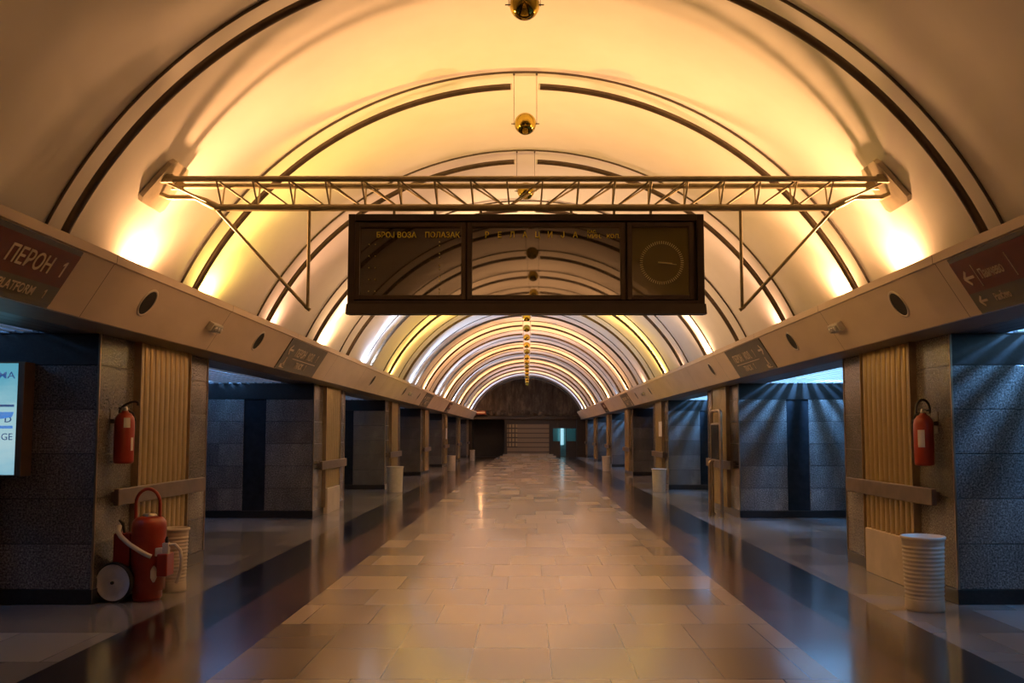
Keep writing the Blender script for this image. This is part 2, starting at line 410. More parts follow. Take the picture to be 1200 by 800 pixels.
for s in (-1, 1):
    # anchor plate lying against the vault, tilted with it
    ac = math.asin(2.99/VR); cx, cz = (VR-.03)*math.sin(ac), VZ + (VR-.03)*math.cos(ac)
    tx, tz = -math.cos(ac), math.sin(ac); nx, nz = math.sin(ac), math.cos(ac)
    mb = MB(); pl = []
    for (u, y) in ((-.20,-.17), (-.16,-.21), (.19,-.16), (.23,-.12), (.23,.14), (.19,.18), (-.16,.23), (-.20,.19)): pl.append((u, y))
    vs = [(s*(cx + tx*u + nx*d), TYB + y - 7.43, cz + tz*u + nz*d - TZB) for d in (-.02, .02) for (u, y) in pl]; n = len(pl)
    mb.add(vs, [tuple(range(n)), tuple(range(n, 2*n))[::-1]] + [(i, (i+1) % n, n+(i+1) % n, n+i) for i in range(n)])
    mb.build('anchor_plate', M['plate'], T)
    # flat shoes where the chords meet the plate
    mb = MB()
    for y in (TY0, TY1): mb.box(s*2.84, s*2.99, y-7.43-.022, y-7.43+.022, TZ-TZB-.035, TZ-TZB+.035, .006)
    mb.build('chord_shoe', M['truss'], T)
    c = [(2.985, -.02), (3.0, -.09), (2.92, -.125), (2.80, -.125), (2.70, -.125), (2.62, -.16), (2.55, -.195), (2.50, -.21)]
    MB().tube([(s*x, 0, z + TZ - TZB) for x, z in c], [.02,.022,.022,.022,.024,.032,.034,.026], 8).build('bent_strut', M['truss'], T)
    # stay from the front chord down to the bottom chord, and the triangular hanger below
    tb(MB(), [(s*2.90, TY0, TZ-.03), (s*2.50, TYB, TZB)], .010, 6).build('end_stay', M['truss'], T)
    mb = MB(); tb(mb, [(s*2.52, TYB, TZB-.02), (s*1.765, TYB, 2.512)], .014, 8); tb(mb, [(s*1.765, TYB, TZB-.02), (s*1.765, TYB, 2.512)], .014, 8)
    tb(mb, [(s*1.765-.02*s, TYB, 2.50), (s*1.765+.02*s, TYB, 2.53)], .015, 8); mb.build('side_hanger', M['truss'], T)

# ------------------------------------------------------------------ departure board
BY = 7.28
B = thing('departure_board', 'dark brown departure board with Cyrillic headings and a dial, hung under the truss', 'sign', (0.01, BY, 2.447))
bw, bh, bd = 1.425, .81, .24
fr = MB()
def ring(mb, x0, x1, z0, z1, t0, t1, t2, t3, y0, y1):      # rectangular frame: left,right,bottom,top widths
    mb.box(x0, x0+t0, y0, y1, z0, z1, .004); mb.box(x1-t1, x1, y0, y1, z0, z1, .004)
    mb.box(x0+t0, x1-t1, y0, y1, z0, z0+t2, .004); mb.box(x0+t0, x1-t1, y0, y1, z1-t3, z1, .004)
fr.box(-bw, bw, .072, bd, .02, bh, .01).build('casing', M['frame'], B)
mb = MB(); ring(mb, -bw, bw, 0, bh, .055, .055, .11, .055, 0, .08)
# chamfered sill along the bottom
mb.prism([(-.035, .0), (.0, .085), (.05, .085), (.05, .0)], -bw-.008, bw+.008, 'X')
mb.build('outer_frame', M['frame'], B)
W1, W2, W3 = (-1.335, -.52), (-.435, .755), (.848, 1.305)
zb, zt = .157, .708
mb = MB()
for a, b in (W1, W2, W3): ring(mb, a-.038, b+.038, zb-.038, zt+.038, .038, .038, .038, .038, .012, .055)
mb.build('window_frame', M['frame_rim'], B)
for (a, b), m in ((W1, 'glass'), (W2, 'glass_mid'), (W3, 'glass_clock')):
    mb = MB().box(a-.01, b+.01, 0, .012, zb-.01, zt+.01)
    p = mb.build('glass_pane', M[m], B); p.location = (0, .044, 0); p.rotation_euler = (math.radians(.35), 0, math.radians(-.35))
tz = .625; ty = .029
text('heading_text', 'БРОЈ ВОЗА', .062, M['yellow'], B, (-1.205, ty, tz), XZ, .93)
text('heading_text', 'ПОЛАЗАК', .062, M['yellow'], B, (-.815, ty, tz), XZ, .93)
for i, ch in enumerate('РЕЛАЦИЈА'):
    text('heading_text', ch, .066, M['yellow'], B, (-.315 + i*.1015, ty, tz), XZ, .9, 'CENTER')
text('heading_text', 'КАС.', .034, M['yellow'], B, (.49, ty, tz+.035), XZ, 1.0)
text('heading_text', 'МИН.', .042, M['yellow'], B, (.49, ty, tz-.005), XZ, 1.05)
text('heading_text', 'КОЛ.', .046, M['yellow'], B, (.645, ty, tz-.005), XZ, 1.0)
mb = MB()
for k in range(5):
    z = .185 + k*.095
    for dx in (-1.265, -1.215): mb.box(dx, dx+.008, ty-.002, ty, z, z+.008)
    for dz in (0, .03): mb.box(-.700, -.692, ty-.002, ty, z+dz-.01, z+dz-.002)
mb.build('colon_dots', M['tick'], B)
ccx, ccz = 1.088, .420; mb = MB()
for k in range(60):
    a = 2*PI*k/60; r0, r1 = (.152, .176); hw = .0026
    ca, sa = math.sin(a), math.cos(a); px, pz = -sa, ca
    vs = []
    for r, sg in ((r0,-1), (r0,1), (r1,1), (r1,-1)):
        for y in (ty-.002, ty+.002): vs.append((ccx + ca*r + px*hw*sg, y, ccz + sa*r + pz*hw*sg))
    mb.add(vs, [(0,2,4,6), (7,5,3,1), (0,1,3,2), (2,3,5,4), (4,5,7,6), (6,7,1,0)])
mb.build('dial_ticks', M['tick'], B)
def hand(L0, L1, ang, wd, y):
    a = math.radians(ang); d = Vector((math.sin(a), 0, math.cos(a))); p = Vector((d.z, 0, -d.x)); c0 = Vector((ccx, y, ccz))
    q = [c0+d*L0-p*wd, c0+d*L0+p*wd, c0+d*L1+p*wd*.6, c0+d*L1-p*wd*.6]
    MB().add([v+Vector((0,k,0)) for k in (-.0015,.0015) for v in q], [(0,1,2,3),(7,6,5,4),(0,4,5,1),(1,5,6,2),(2,6,7,3),(3,7,4,0)]).build('clock_hand', M['tick'], B)
hand(-.03, .085, 94, .006, ty); hand(-.03, .12, 98, .004, ty-.004)
for x in (-1.08, -.745, -.37, .37, .72, 1.02):
    MB().tube([(x, .15, bh-.01), (x, .15, 3.315-2.447+.01)], .012, 8).box(x-.03, x+.03, .12, .18, bh-.005, bh+.012, .003).build('hanger_stud', M['truss'], B)

# ------------------------------------------------------------------ pillars
POSL = ['nearest on the left, beside the red wheeled extinguisher', 'second on the left, beyond the near extinguisher pillar', 'third on the left, with a pale bin at its foot',
        'fourth on the left side of the hall', 'fifth on the left, with a pale bin and notice', 'sixth on the left side of the hall', 'last on the left, beside the dark far opening']
POSR = ['nearest on the right, with a hung extinguisher and ribbed bin', 'second on the right, behind the tubular stand', 'third on the right, with white notice and pale bin',
        'fourth on the right side of the hall', 'fifth on the right, with a pale bin at its foot', 'sixth on the right side of the hall', 'last on the right, beside the glazed far door']
def cladding(x0, x1, y0, y1):
    mb = MB()
    zs = [.13] + [.13 + .397*k for k in range(1, 6)] + [ZC]
    for a, b in zip(zs[:-1], zs[1:]): mb.box(x0, x1, y0, y1, a+.004, b-.004, .003)
    return mb
def make_pillar(s):
    P = thing('granite_pillar', '', 'pillar', (s*XP, Y0, 0))
    X = lambda a, b: (min(s*a, s*b), max(s*a, s*b))
    # hall-side pier in three slabs along its face, with the fluted metal between
    mb = MB()
    for (y0, y1) in ((0, .735), (2.065, PL)):
        x0, x1 = X(0, .86); m2 = cladding(x0, x1, y0, y1); mb.add(m2.v, m2.f)
    mb.build('granite_cladding', M['granite'], P)
    x0, x1 = X(1.26, 2.75); cladding(x0, x1, 0, PL).build('granite_cladding', M['granite'], P)
    mb = MB()
    for a, b, c, d in ((.010,.855,.010,PL-.010), (1.27,2.74,.010,PL-.010)): x0, x1 = X(a, b); mb.box(x0, x1, c, d, .02, ZC-.003)
    mb.build('joint_backing', M['plinth'], P)
    x0, x1 = X(.86, 1.26); MB().box(x0, x1, .025, PL-.025, 0.02, ZC).build('dark_strip', M['dark_panel'], P)['label'] = 'dark glossy upright strip'
    mb = MB()
    for y in (-.006, PL-.006): x0, x1 = X(.012, 2.75); mb.box(x0, x1, y, y+.012, 2.12, ZC-.001)
    mb.build('frieze', M['plinth'], P)['label'] = 'black frieze band'
    mb = MB(); x0, x1 = X(-.008, 2.758); mb.box(x0, x1, -.008, PL+.008, 0, .13, .004); mb.build('plinth', M['plinth'], P)['label'] = 'black base course'
    # fluted panel
    prof = []; NF = 10; L = 1.32
    for k in range(NF*16+1):
        u = k/(NF*16); v = (u*NF) % 1.0; q = abs(2*v-1)/.80; d = math.sqrt(1-q*q) if q < 1 else 0.0; prof.append((.74+u*L, -.026 - .034*d))
    prof = [(.74, .03)] + prof + [(.74+L, .03)]
    mb = MB(); vs = []; n = len(prof)
    for z in (.125, ZC-.005): vs += [(s*x, y, z) for y, x in prof]
    mb.add(vs, [(i, i+1, n+i+1, n+i) for i in range(n-1)], True); mb.add(vs[:n], [tuple(range(n))]); mb.add(vs[n:], [tuple(range(n))])
    mb.build('fluted_panel', M['cream'], P)['label'] = 'cream fluted metal panel'
    mb = MB()
    for y in (.735, 2.065): x0, x1 = X(-.072, .03); mb.box(x0, x1, y-.006, y+.006, .13, ZC-.004, .002)
    x0, x1 = X(-.009, .012); mb.box(x0, x1, -.009, .012, .13, ZC-.002, .003); mb.box(x0, x1, PL-.012, PL+.009, .13, ZC-.002, .003)
    mb.build('corner_trim', M['trim'], P)
    x0, x1 = X(-.125, -.075); m2 = MB().box(x0, x1, .20, 2.47, .845, 1.0, .008)
    for y in (.35, 2.3): a, b = X(-.09, .005); m2.box(a, b, y-.03, y+.03, .88, .965)
    m2.build('bumper_rail', M['wood'], P)['label'] = 'brown bumper rail'
    return P
def access(P, s):
    a, b = min(-s*.085, s*.01), max(-s*.085, s*.01)
    MB().box(a, b, .86, 2.0, .0, .475, .008).build('access_panel', M['cream_flat'], P)['label'] = 'plain cream panel at the foot'
pil = {}
for s in (-1, 1):
    base = make_pillar(s); base['group'] = 'granite pillars along the hall'
    for i in range(7):
        P = base if i == 0 else copy_tree(base)
        P.location = (s*XP, Y0 + PER*i, 0); P['label'] = 'granite-clad pillar ' + (POSL if s < 0 else POSR)[i]
        P['group'] = 'granite pillars along the hall'; pil[(s, i)] = P
    if s == 1: access(pil[(1, 0)], 1)
    else: access(pil[(-1, 1)], -1)

# aisle ceiling lights over the camera-facing side of each pillar
NAMEA = ['nearest', 'second', 'third', 'fourth', 'fifth', 'sixth', 'last']
def make_aisle_light(lit):
    o = thing('louvred_light', '', 'ceiling light')
    mb = MB(); W = OPX1-OPX0
    mb.box(-W/2, W/2, -OPL, 0, .46, .48); mb.box(-W/2, -W/2+.02, -OPL, 0, .085, .46); mb.box(W/2-.02, W/2, -OPL, 0, .085, .46)
    mb.box(-W/2+.02, W/2-.02, -OPL, -OPL+.02, .085, .46); mb.box(-W/2+.02, W/2-.02, -.02, 0, .085, .46)
    mb.build('tray', M['tray'], o)
    mb = MB(); n = 10; p = W/n
    for k in range(n+1):
        x = -W/2 + p*k; mb.box(max(-W/2, x-.045), min(W/2, x+.045), -OPL+.005, -.005, .012, .024)
    mb.build('louvre', M['slat_glow'] if lit else M['slat_glow_dim'], o)
    MB().tube([(.12,-OPL+.2,.40), (.12,-.9,.40)], .014, 8).build('tube', M['tube_on'] if lit else M['tube_off'], o)['label'] = 'lit tube'
    return o
RP = {0: 80, 1: 115, 2: 90, 3: 6, 4: 80, 5: 70, 6: 70}; LP = {0: 46, 1: 42, 2: 18, 3: 16, 4: 16, 5: 16, 6: 16}
def lamp(name, typ, loc, col, power, radius=.05, rot=None, **kw):
    d = bpy.data.lights.new(name, typ); d.color = col; d.energy = power
    if typ in ('POINT', 'SPOT'): d.shadow_soft_size = radius
    for k, v in kw.items(): setattr(d, k, v)
    o = bpy.data.objects.new(name, d); o.location = loc
    if rot: o.rotation_euler = rot
    COL.objects.link(o); return o
pl_on, pl_off = make_aisle_light(True), make_aisle_light(False); used = set()
for s in (-1, 1):
    for i in range(7):
        lit = s > 0 and i != 3; src = pl_on if lit else pl_off
        o = src if src.name not in used else copy_tree(src); used.add(src.name)
        yo = Y0 + PER*i - .032; o.location = (s*(OPX0+OPX1)/2, yo, ZC)
        o['label'] = '%s louvred aisle ceiling light in front of the %s pillar on the %s' % ('bright cyan' if lit else 'dim', NAMEA[i], 'right' if s > 0 else 'left')
        o['group'] = 'louvred aisle lights'
        p = RP[i] if s > 0 else LP[i]
        lamp('aisle_lamp', 'SPOT', (4.98 if s > 0 else -5.5, yo-.62, ZC+.40), (.17,.46,1.0), p*2.6, .05 if s > 0 else .3, (math.radians(34), 0, 0), spot_size=math.radians(160), spot_blend=.5)
        lamp('aisle_lamp', 'POINT', (s*5.1, yo-2.4, ZC+.30), (.20,.50,1.0), p*.06, .03)

# ------------------------------------------------------------------ things on the fascia
up_s = (FT-FB); HS = up_s.length
def fframe(s):
    up = Vector((-s*(FB.x-FT.x), 0, FT.z-FB.z)).normalized()
    right = Vector((0, 1 if s < 0 else -1, 0)); nor = right.cross(up)
    return Matrix((right, up, nor)).transposed()
def fpt(s, y, q): return Vector((s*(FB.x + (FT.x-FB.x)*q), y, FB.z + (FT.z-FB.z)*q))
SIDE = {-1: 'left', 1: 'right'}
def fthing(name, label, cat, s, y, q, group=None): return thing(name, label, cat, fpt(s, y, q), fframe(s), group)
def speaker(s, y, label):
    o = fthing('round_speaker', label, 'speaker', s, y, .58, 'round speakers in the fascias')
    MB().lathe([(.112,-.004), (.112,.006), (.120,.010), (.134,.006), (.134,-.004)], n=36).build('rim', M['hole_rim'], o)
    MB().lathe([(.0005,.001), (.06,.0012), (.113,.0035)], n=36).build('grille', M['cloth'], o)
for y, w in ((7.85,'nearest'), (11.12,'second'), (19.39,'third'), (24.4,'fourth'), (27.6,'fifth')): speaker(-1, y, '%s round dark speaker in the left fascia from the viewer' % w)
for y, w in ((7.93,'nearest'), (11.16,'second'), (16.06,'third'), (24.2,'fourth'), (27.2,'fifth')): speaker(1, y, '%s round dark speaker in the right fascia from the viewer' % w)
def emergency(s, y, label):
    o = fthing('emergency_light', label, 'lamp', s, y, .56, 'small emergency lamps on the fascias')
    MB().box(-.15, .15, -.048, .048, 0, .06, .010).build('housing', M['grey_plastic'], o)
    MB().box(-.12, .12, -.032, .032, .055, .078, .008).build('lens', M['lens'], o)
    mb = MB()
    for x in (-.08, 0, .08): mb.lathe([(.0005,.084), (.024,.083), (.026,.076)], (x, 0, 0), 14)
    mb.build('reflector', M['chrome'], o)
for s in (-1, 1):
    emergency(s, 9.5, 'small pale emergency lamp on the %s fascia between the two near speakers' % SIDE[s])
    emergency(s, 25.5, 'small pale emergency lamp far along the %s fascia' % SIDE[s])

def arrow(mb, cx, cy, L, h, w, ang, z0, z1):
    a = math.radians(ang); c, sn = math.cos(a), math.sin(a)
    def R(x, y): return (cx + x*c - y*sn, cy + x*sn + y*c)
    def bar(p, q, t):
        p = Vector(p); q = Vector(q); d = (q-p).normalized(); nn = Vector((-d.y, d.x))*t/2
        poly = [R(*(p+nn)), R(*(q+nn)), R(*(q-nn)), R(*(p-nn))]; mb.prism(poly, z0, z1, 'Z')
    bar((-L/2, 0), (L/2, 0), w); bar((L/2-h, h), (L/2+w*.3, -w*.1), w); bar((L/2-h, -h), (L/2+w*.3, w*.1), w)
def numeral_one(parent, x, y, h, z, mat):
    w = h*.13; mb = MB()
    mb.prism([(x, y), (x+w, y), (x+w, y+h), (x+w*.25, y+h), (x-w*1.4, y+h*.80), (x-w*1.4, y+h*.68), (x, y+h*.80)], z, z+.003, 'Z')
    mb.build('numeral', mat, parent)
def red_sign(s, ylo, yhi, label, flip, group):
    L = yhi-ylo; o = fthing('platform_sign', label, 'sign', s, (ylo+yhi)/2, .5, group); h = HS*.985/2
    MB().box(-L/2, L/2, -h, h, .001, .010, .002).build('backing', M['sign_black'], o)
    cut = -h + .040 + (2*h-.08)*.33
    MB().box(-L/2+.004, L/2-.004, cut, h-.036, .009, .014).build('red_field', M['sign_red'], o)['label'] = 'dark red upper field'
    MB().box(-L/2+.004, L/2-.004, -h+.032, cut, .009, .014).build('grey_field', M['sign_grey'], o)['label'] = 'grey lower field'
    if not flip:
        text('lettering', 'ПЕРОН', .168, M['sign_text'], o, (L/2-.26, cut+.075, .015), None, .93, 'RIGHT')
        numeral_one(o, L/2-.12, cut+.075, .121, .014, M['sign_text'])
        text('lettering', 'PLATFORM', .095, M['sign_text'], o, (L/2-.28, -h+.065, .015), None, .93, 'RIGHT')
        numeral_one(o, L/2-.15, -h+.065, .069, .014, M['sign_text'])
    else:
        mb = MB(); arrow(mb, -L/2+.15, cut+.12, .13, .055, .022, 180, .014, .017); mb.build('arrow', M['sign_text'], o)
        mb = MB(); arrow(mb, -L/2+.145, -h+.095, .10, .04, .018, 180, .014, .017); mb.build('arrow', M['sign_text'], o)
        MB().box(-L/2+.255, -L/2+.262, cut+.03, cut+.21, .014, .017).build('divider', M['sign_faint'], o)
        text('lettering', 'Панчево', .105, M['sign_faint'], o, (-L/2+.30, cut+.085, .015), None, .72)
        text('lettering', 'Pančevo', .085, M['sign_faint'], o, (-L/2+.30, -h+.07, .015), None, .72)
        MB().box(-L/2+.72, -L/2+.727, cut+.03, cut+.21, .014, .017).build('divider', M['sign_faint'], o)
red_sign(-1, 4.95, 6.47, 'red and grey ПЕРОН 1 platform sign on the left fascia, cut by the photo edge', False, None)
red_sign(1, 5.2, 6.76, 'red and grey arrow sign on the right fascia, cut by the photo edge', True, None)
red_sign(-1, 37.6, 39.2, 'small distant red platform sign far along the left fascia', False, 'distant red signs')
red_sign(1, 37.8, 39.4, 'small distant red sign far along the right fascia', False, 'distant red signs')
def olive_sign(s, ylo, yhi, label):
    L = yhi-ylo; o = fthing('direction_sign', label, 'sign', s, (ylo+yhi)/2, .5, 'olive direction signs on the fascias'); h = HS*.985/2
    MB().box(-L/2, L/2, -h, h, .001, .013, .003).build('board', M['sign_olive'], o)
    k = 1 if s > 0 else -1; x0 = -.80 if s > 0 else -.55
    text('lettering', 'ПЕРОН', .165, M['sign_faint'], o, (x0, .005, .014), None, .95)
    text('lettering', 'КОЛ.', .165, M['sign_faint'], o, (x0+.68, .005, .014), None, .95)
    numeral_one(o, x0+1.25, .005, .125, .013, M['sign_faint'])
    MB().box(x0, x0+1.35, -.045, -.035, .013, .016).build('divider', M['sign_text'], o)
    text('lettering', 'TRACK', .13, M['sign_faint'], o, (x0+.30, -.165, .014), None, 1.05)
    numeral_one(o, x0+.90, -.165, .095, .013, M['sign_faint'])
    mb = MB(); arrow(mb, k*.83, .075, .20, .07, .028, 0 if s > 0 else 180, .013, .017); mb.build('arrow', M['sign_text'], o)
    mb = MB(); bx = k*.83                                # figure walking down stairs
    mb.lathe([(.0005,.017), (.020,.016), (.021,.012)], (bx, -.055, 0), 12)
    mb.prism([(bx-.02,-.075), (bx+.015,-.075), (bx+.035,-.13), (bx+.06,-.17), (bx+.045,-.175), (bx+.005,-.125), (bx-.03,-.165), (bx-.045,-.155), (bx-.015,-.115)], .013, .016, 'Z')
    mb.prism([(bx-.12,-.15), (bx-.06,-.15), (bx-.06,-.175), (bx+.0,-.175), (bx+.0,-.195), (bx+.1,-.195), (bx+.1,-.205), (bx-.12,-.205)], .013, .016, 'Z')
    mb.build('stairs_pictogram', M['sign_text'], o)
for s in (-1, 1):
    olive_sign(s, 12.35, 14.5, 'olive grey direction sign with arrow, nearer one on the %s fascia' % SIDE[s])
    olive_sign(s, 29.0, 31.1, 'olive grey direction sign, farther one on the %s fascia' % SIDE[s])

# ------------------------------------------------------------------ hung fire extinguishers
def extinguisher(s, y, z, label, tilt):
    o = thing('fire_extinguisher', label, 'fire extinguisher', (s*(XP-.125), y, z), None, 'hung fire extinguishers')
    prof = [(.0005,0), (.070,0), (.086,.010), (.088,.03), (.088,.385), (.080,.425), (.058,.455), (.030,.472), (.030,.485), (.0005,.485)]
    MB().lathe(prof, n=32).build('cylinder', M['red'], o)
    MB().lathe([(.022,.47), (.024,.50), (.018,.525), (.0005,.53)], n=16).build('valve', M['chrome'], o)
    lev = MB().box(-.016, .016, -.11, .03, .50, .514, .003); lev.build('lever', M['black'], o)
    # carrying loop / hose curl
    pts = [(0, .02+.085*math.cos(a), .515+.095*math.sin(a)) for a in [math.radians(q) for q in range(-20, 201, 10)]]
    MB().tube([(.92*(p[1]-.02), .4*(p[1]-.02), p[2]) if not tilt else (.85*(p[1]-.02)+.035, .3*(p[1]-.02), .515+(p[2]-.515)*.45+.42*(p[1]-.02)) for p in pts], .011, 8).build('handle_loop', M['black'], o)
    hp = [(-s*.0, .03, .50), (-s*.03, .10, .47), (-s*.05, .115, .40), (-s*.04, .11, .25), (-s*.02, .10, .12)]
    MB().tube(hp, .010, 8).build('hose', M['black'], o)
    def patch(z0, z1, a0, a1, name, mat):
        vs = []; n = 8
        for k in range(n+1):
            a = a0 + (a1-a0)*k/n
            for zz in (z0, z1): vs.append((.0890*math.cos(a), .0890*math.sin(a), zz))
        MB().add(vs, [(2*k, 2*k+2, 2*k+3, 2*k+1) for k in range(n)], True).build(name, mat, o)['label'] = 'white label'
    c = math.pi if s > 0 else 0
    if s > 0: patch(.17, .33, c+.55, c+1.25, 'label_sticker', M['paper'])
    else:
        patch(.33, .42, c-1.25, c-.6, 'label_sticker', M['paper']); patch(.12, .24, c-.45, c-.1, 'label_sticker', M['paper'])
    mb = MB(); mb.box(min(s*.086, s*.125), max(s*.086, s*.125), -.03, .03, .37, .41); mb.box(min(s*.119, s*.125), max(s*.119, s*.125), -.035, .035, .30, .50, .002)
    mb.build('wall_bracket', M['rod'], o)
extinguisher(-1, 8.52, 1.225, 'red fire extinguisher hung on the nearest left pillar beside fluted panel', True)
extinguisher(1, 8.57, 1.205, 'red fire extinguisher hung on the nearest right pillar above bumper', False)

# ------------------------------------------------------------------ wheeled extinguisher
W = thing('wheeled_extinguisher', 'large red wheeled fire extinguisher with white hose on the left', 'fire extinguisher', (-3.43, 8.50, 0))
MB().lathe([(.0005,.015), (.120,.015), (.128,.03), (.128,.085), (.150,.095), (.150,.66), (.146,.70), (.120,.735), (.07,.752), (.0005,.755)], n=40).build('cylinder', M['red'], W)
MB().lathe([(.06,.745), (.062,.765), (.045,.775), (.0005,.777)], n=24).build('neck_collar', M['chrome'], W)
pts = [(-.135, .02, .55), (-.135, .02, .86)] + [(-.025 + .110*math.cos(a)*-1, .02, .86+.135*math.sin(a)) for a in [PI*k/12 for k in range(1, 12)]] + [(.085, .02, .86), (.085, .02, .73)]
MB().tube(pts, .015, 10).build('push_handle', M['red'], W)['label'] = 'red hoop handle'
MB().box(-.30, -.15, -.06, .10, .30, .60, .012).build('side_box', M['red_dark'], W)
for y, nm in ((-.15, 'wheel'), (.19, 'wheel')):
    o = MB().lathe([(.0005,-.03), (.03,-.028), (.05,-.012), (.10,-.018), (.155,-.022), (.160,-.03), (.160,.03), (.0005,.03)], (0,0,0), 36, 'Y').build(nm, M['wheel'], W)
    o.location = (-.235, y, .178); o.rotation_euler = (0, 0, math.radians(-8)); o['label'] = 'grey disc wheel'
    tr = MB().lathe([(.158,-.026), (.172,-.03), (.178,-.015), (.178,.015), (.172,.03), (.158,.026)], (0,0,0), 36, 'Y').build('tyre', M['black'], o)
    MB().lathe([(.0005,-.045), (.014,-.044), (.016,-.028)], (0,0,0), 12, 'Y').build('hub', M['black'], o)
MB().tube([(-.235,-.14,.178), (-.235,.18,.178)], .014, 8).box(-.30, -.10, -.02, .06, .15, .19).build('axle', M['black'], W)
hp = [(-.245,-.06,.665), (-.235,-.115,.625), (-.19,-.150,.58), (-.10,-.178,.515), (0,-.182,.455), (.06,-.172,.42), (.09,-.160,.405)]
MB().tube(hp, .021, 10).build('hose', M['hose'], W)['label'] = 'white hose across the body'
MB().tube([(-.215,-.02,.60), (-.225,-.04,.69), (-.255,-.05,.72)], [.012,.016,.010], 8).build('hose_valve', M['black'], W)
MB().box(.130, .225, -.14, .03, .225, .425, .01).build('nozzle_pouch', M['red'], W)
m = MB().box(.10, .165, -.11, -.05, .40, .475, .006).box(.165, .220, -.11, -.06, .42, .52, .006); m.build('nozzle_block', M['white'], W)
MB().tube([(.20,-.085,.49), (.195,-.085,.545), (.20,-.085,.575)], [.012,.016,.008], 8).build('nozzle_grip', M['black'], W)
lp = [(.215,-.08,.50), (.27,-.08,.505), (.318,-.08,.455), (.334,-.08,.37), (.328,-.08,.29), (.31,-.08,.215), (.29,-.08,.16)]
MB().tube(lp, .015, 10).build('hose_loop', M['hose'], W)['label'] = 'white hose loop'
vs = []; n = 10                                           # round instruction label on the body
for k in range(n+1):
    a = math.radians(-60 + 22*k/n); hh = .055*math.sin(PI*(k+.6)/(n+1.2))
    for q in (-1, 1): vs.append((.1515*math.cos(a)*1.0, .1515*math.sin(a), .245 + q*(hh+.02)))
MB().add(vs, [(2*k, 2*k+2, 2*k+3, 2*k+1) for k in range(n)], True).build('label_sticker', M['paper'], W)['label'] = 'white oval sticker'
MB().lathe([(.0005,.0), (.115,.0), (.118,.02), (.0005,.02)], n=32).build('foot', M['red_dark'], W)

# ------------------------------------------------------------------ bins
def bin_mesh(r0, r1, h, ribs):
    prof = [(.0005, 0), (r0, 0), (r0+.004, .012)]
    if ribs:
        z0, z1 = .10, h-.07
        prof += [(r0+.004, .085), (r0+.002, .095)]
        for k in range(ribs*4+1):
            u = k/(ribs*4); r = r0 + (r1-r0)*u*.9
            prof.append((r + .0035*math.sin(2*PI*u*ribs), z0 + (z1-z0)*u))
        prof += [(r1, h-.055)]
    else: prof += [(r0+(r1-r0)*.5, h*.5), (r1-.003, h-.05)]
    prof += [(r1+.002, h-.03), (r1+.012, h-.022), (r1+.012, h-.004), (r1+.006, h), (r1-.006, h-.002), (r0-.01, .02), (.0005, .02)]
    return MB().lathe(prof, n=40)
for x, y, r0, r1, h, rb, lab in (
    (3.425, 8.03, .155, .172, .625, 13, 'ribbed cream litter bin at the foot of the nearest right pillar'),
    (-3.375, 8.96, .118, .132, .60, 13, 'ribbed cream litter bin partly behind the red wheeled extinguisher'),
    (-3.40, 23.95, .19, .215, .66, 0, 'smooth pale litter bin before the third left pillar'),
    (3.42, 23.95, .16, .185, .60, 0, 'smooth pale litter bin before the third right pillar'),
    (3.21, 37.4, .16, .175, .60, 0, 'distant pale litter bin along the right side, second beyond ribbed one'),
    (-3.05, 37.4, .16, .175, .62, 0, 'distant pale litter bin along the left side, second from far end'),
    (-3.03, 51.3, .13, .14, .60, 0, 'farthest pale litter bin, small, by the left far opening')):
    tag(bin_mesh(r0, r1, h, rb).build('litter_bin', M['bin']), lab, 'bin', 'pale litter bins').location = (x, y, 0)

# ------------------------------------------------------------------ tubular stand, notices, light box
S = thing('tubular_stand', 'upright tubular steel stand with dark panel before the second right pillar', 'stand', (3.50, 17.05, 0))
def bend(y0, y1, top, r=.09):
    p = [(0, y0, 0), (0, y0, top-r)]
    p += [(0, y0 + r - r*math.cos(a), top-r + r*math.sin(a)) for a in [PI/2*k/6 for k in range(1, 7)]]
    p += [(0, y1 - r + r*math.sin(a), top-r + r*math.cos(a)) for a in [PI/2*k/6 for k in range(0, 7)]]
    return p + [(0, y1, 0)]
MB().tube(bend(-.40, .40, 1.92), .030, 12).tube([(0,-.40,1.68), (0,.40,1.68)], .018, 8).tube([(0,-.40,1.02), (0,.40,1.02)], .018, 8).build('tube_frame', M['trim'], S)
MB().box(-.025, .025, -.34, .34, 1.03, 1.665, .006).build('dark_panel', M['dark_panel'], S)
MB().tube([(-.09, .20, 0), (-.09, .20, .95)] + [(-.09+.09*(1-math.cos(a)), .20, .95+.05*math.sin(a)) for a in [PI/2*k/4 for k in range(1, 5)]], .028, 10).build('short_rail', M['trim'], S)
for y in (-.40, .40): MB().lathe([(.0005,.012), (.055,.012), (.06,0), (.0005,0)], (0,y,0), 16).build('foot_plate', M['trim'], S)
tag(MB().box(3.735, 3.741, 25.55, 26.15, 1.42, 1.84, .002).build('paper_notice', M['paper']), 'white paper notice on the fluted panel of the third right pillar', 'notice', 'paper notices')
tag(MB().box(-3.741, -3.735, 42.6, 43.2, 1.25, 1.75, .002).build('paper_notice', M['paper']), 'pale paper notice on the fifth left pillar, far down', 'notice', 'paper notices')
L = thing('advertising_lightbox', 'lit blue advertising light box at the left edge, before nearest left pillar', 'sign', (-4.44, 8.14, 1.13))
mb = MB(); ring(mb, -1.25, .05, 0, 1.0, .06, .06, .012, .012, -.07, .10); mb.build('frame', M['lb_frame'], L)
MB().box(-1.245, .045, -.03, .098, .004, .996).build('casing', M['lb_frame'], L)
MB().box(-1.19, -.012, -.045, -.03, .012, .988).build('poster', M['poster'], L)
text('poster_text', 'MA', .085, M['poster_ink'], L, (-.045, -.046, .855), XZ, 1.25, 'RIGHT', bold=.004)
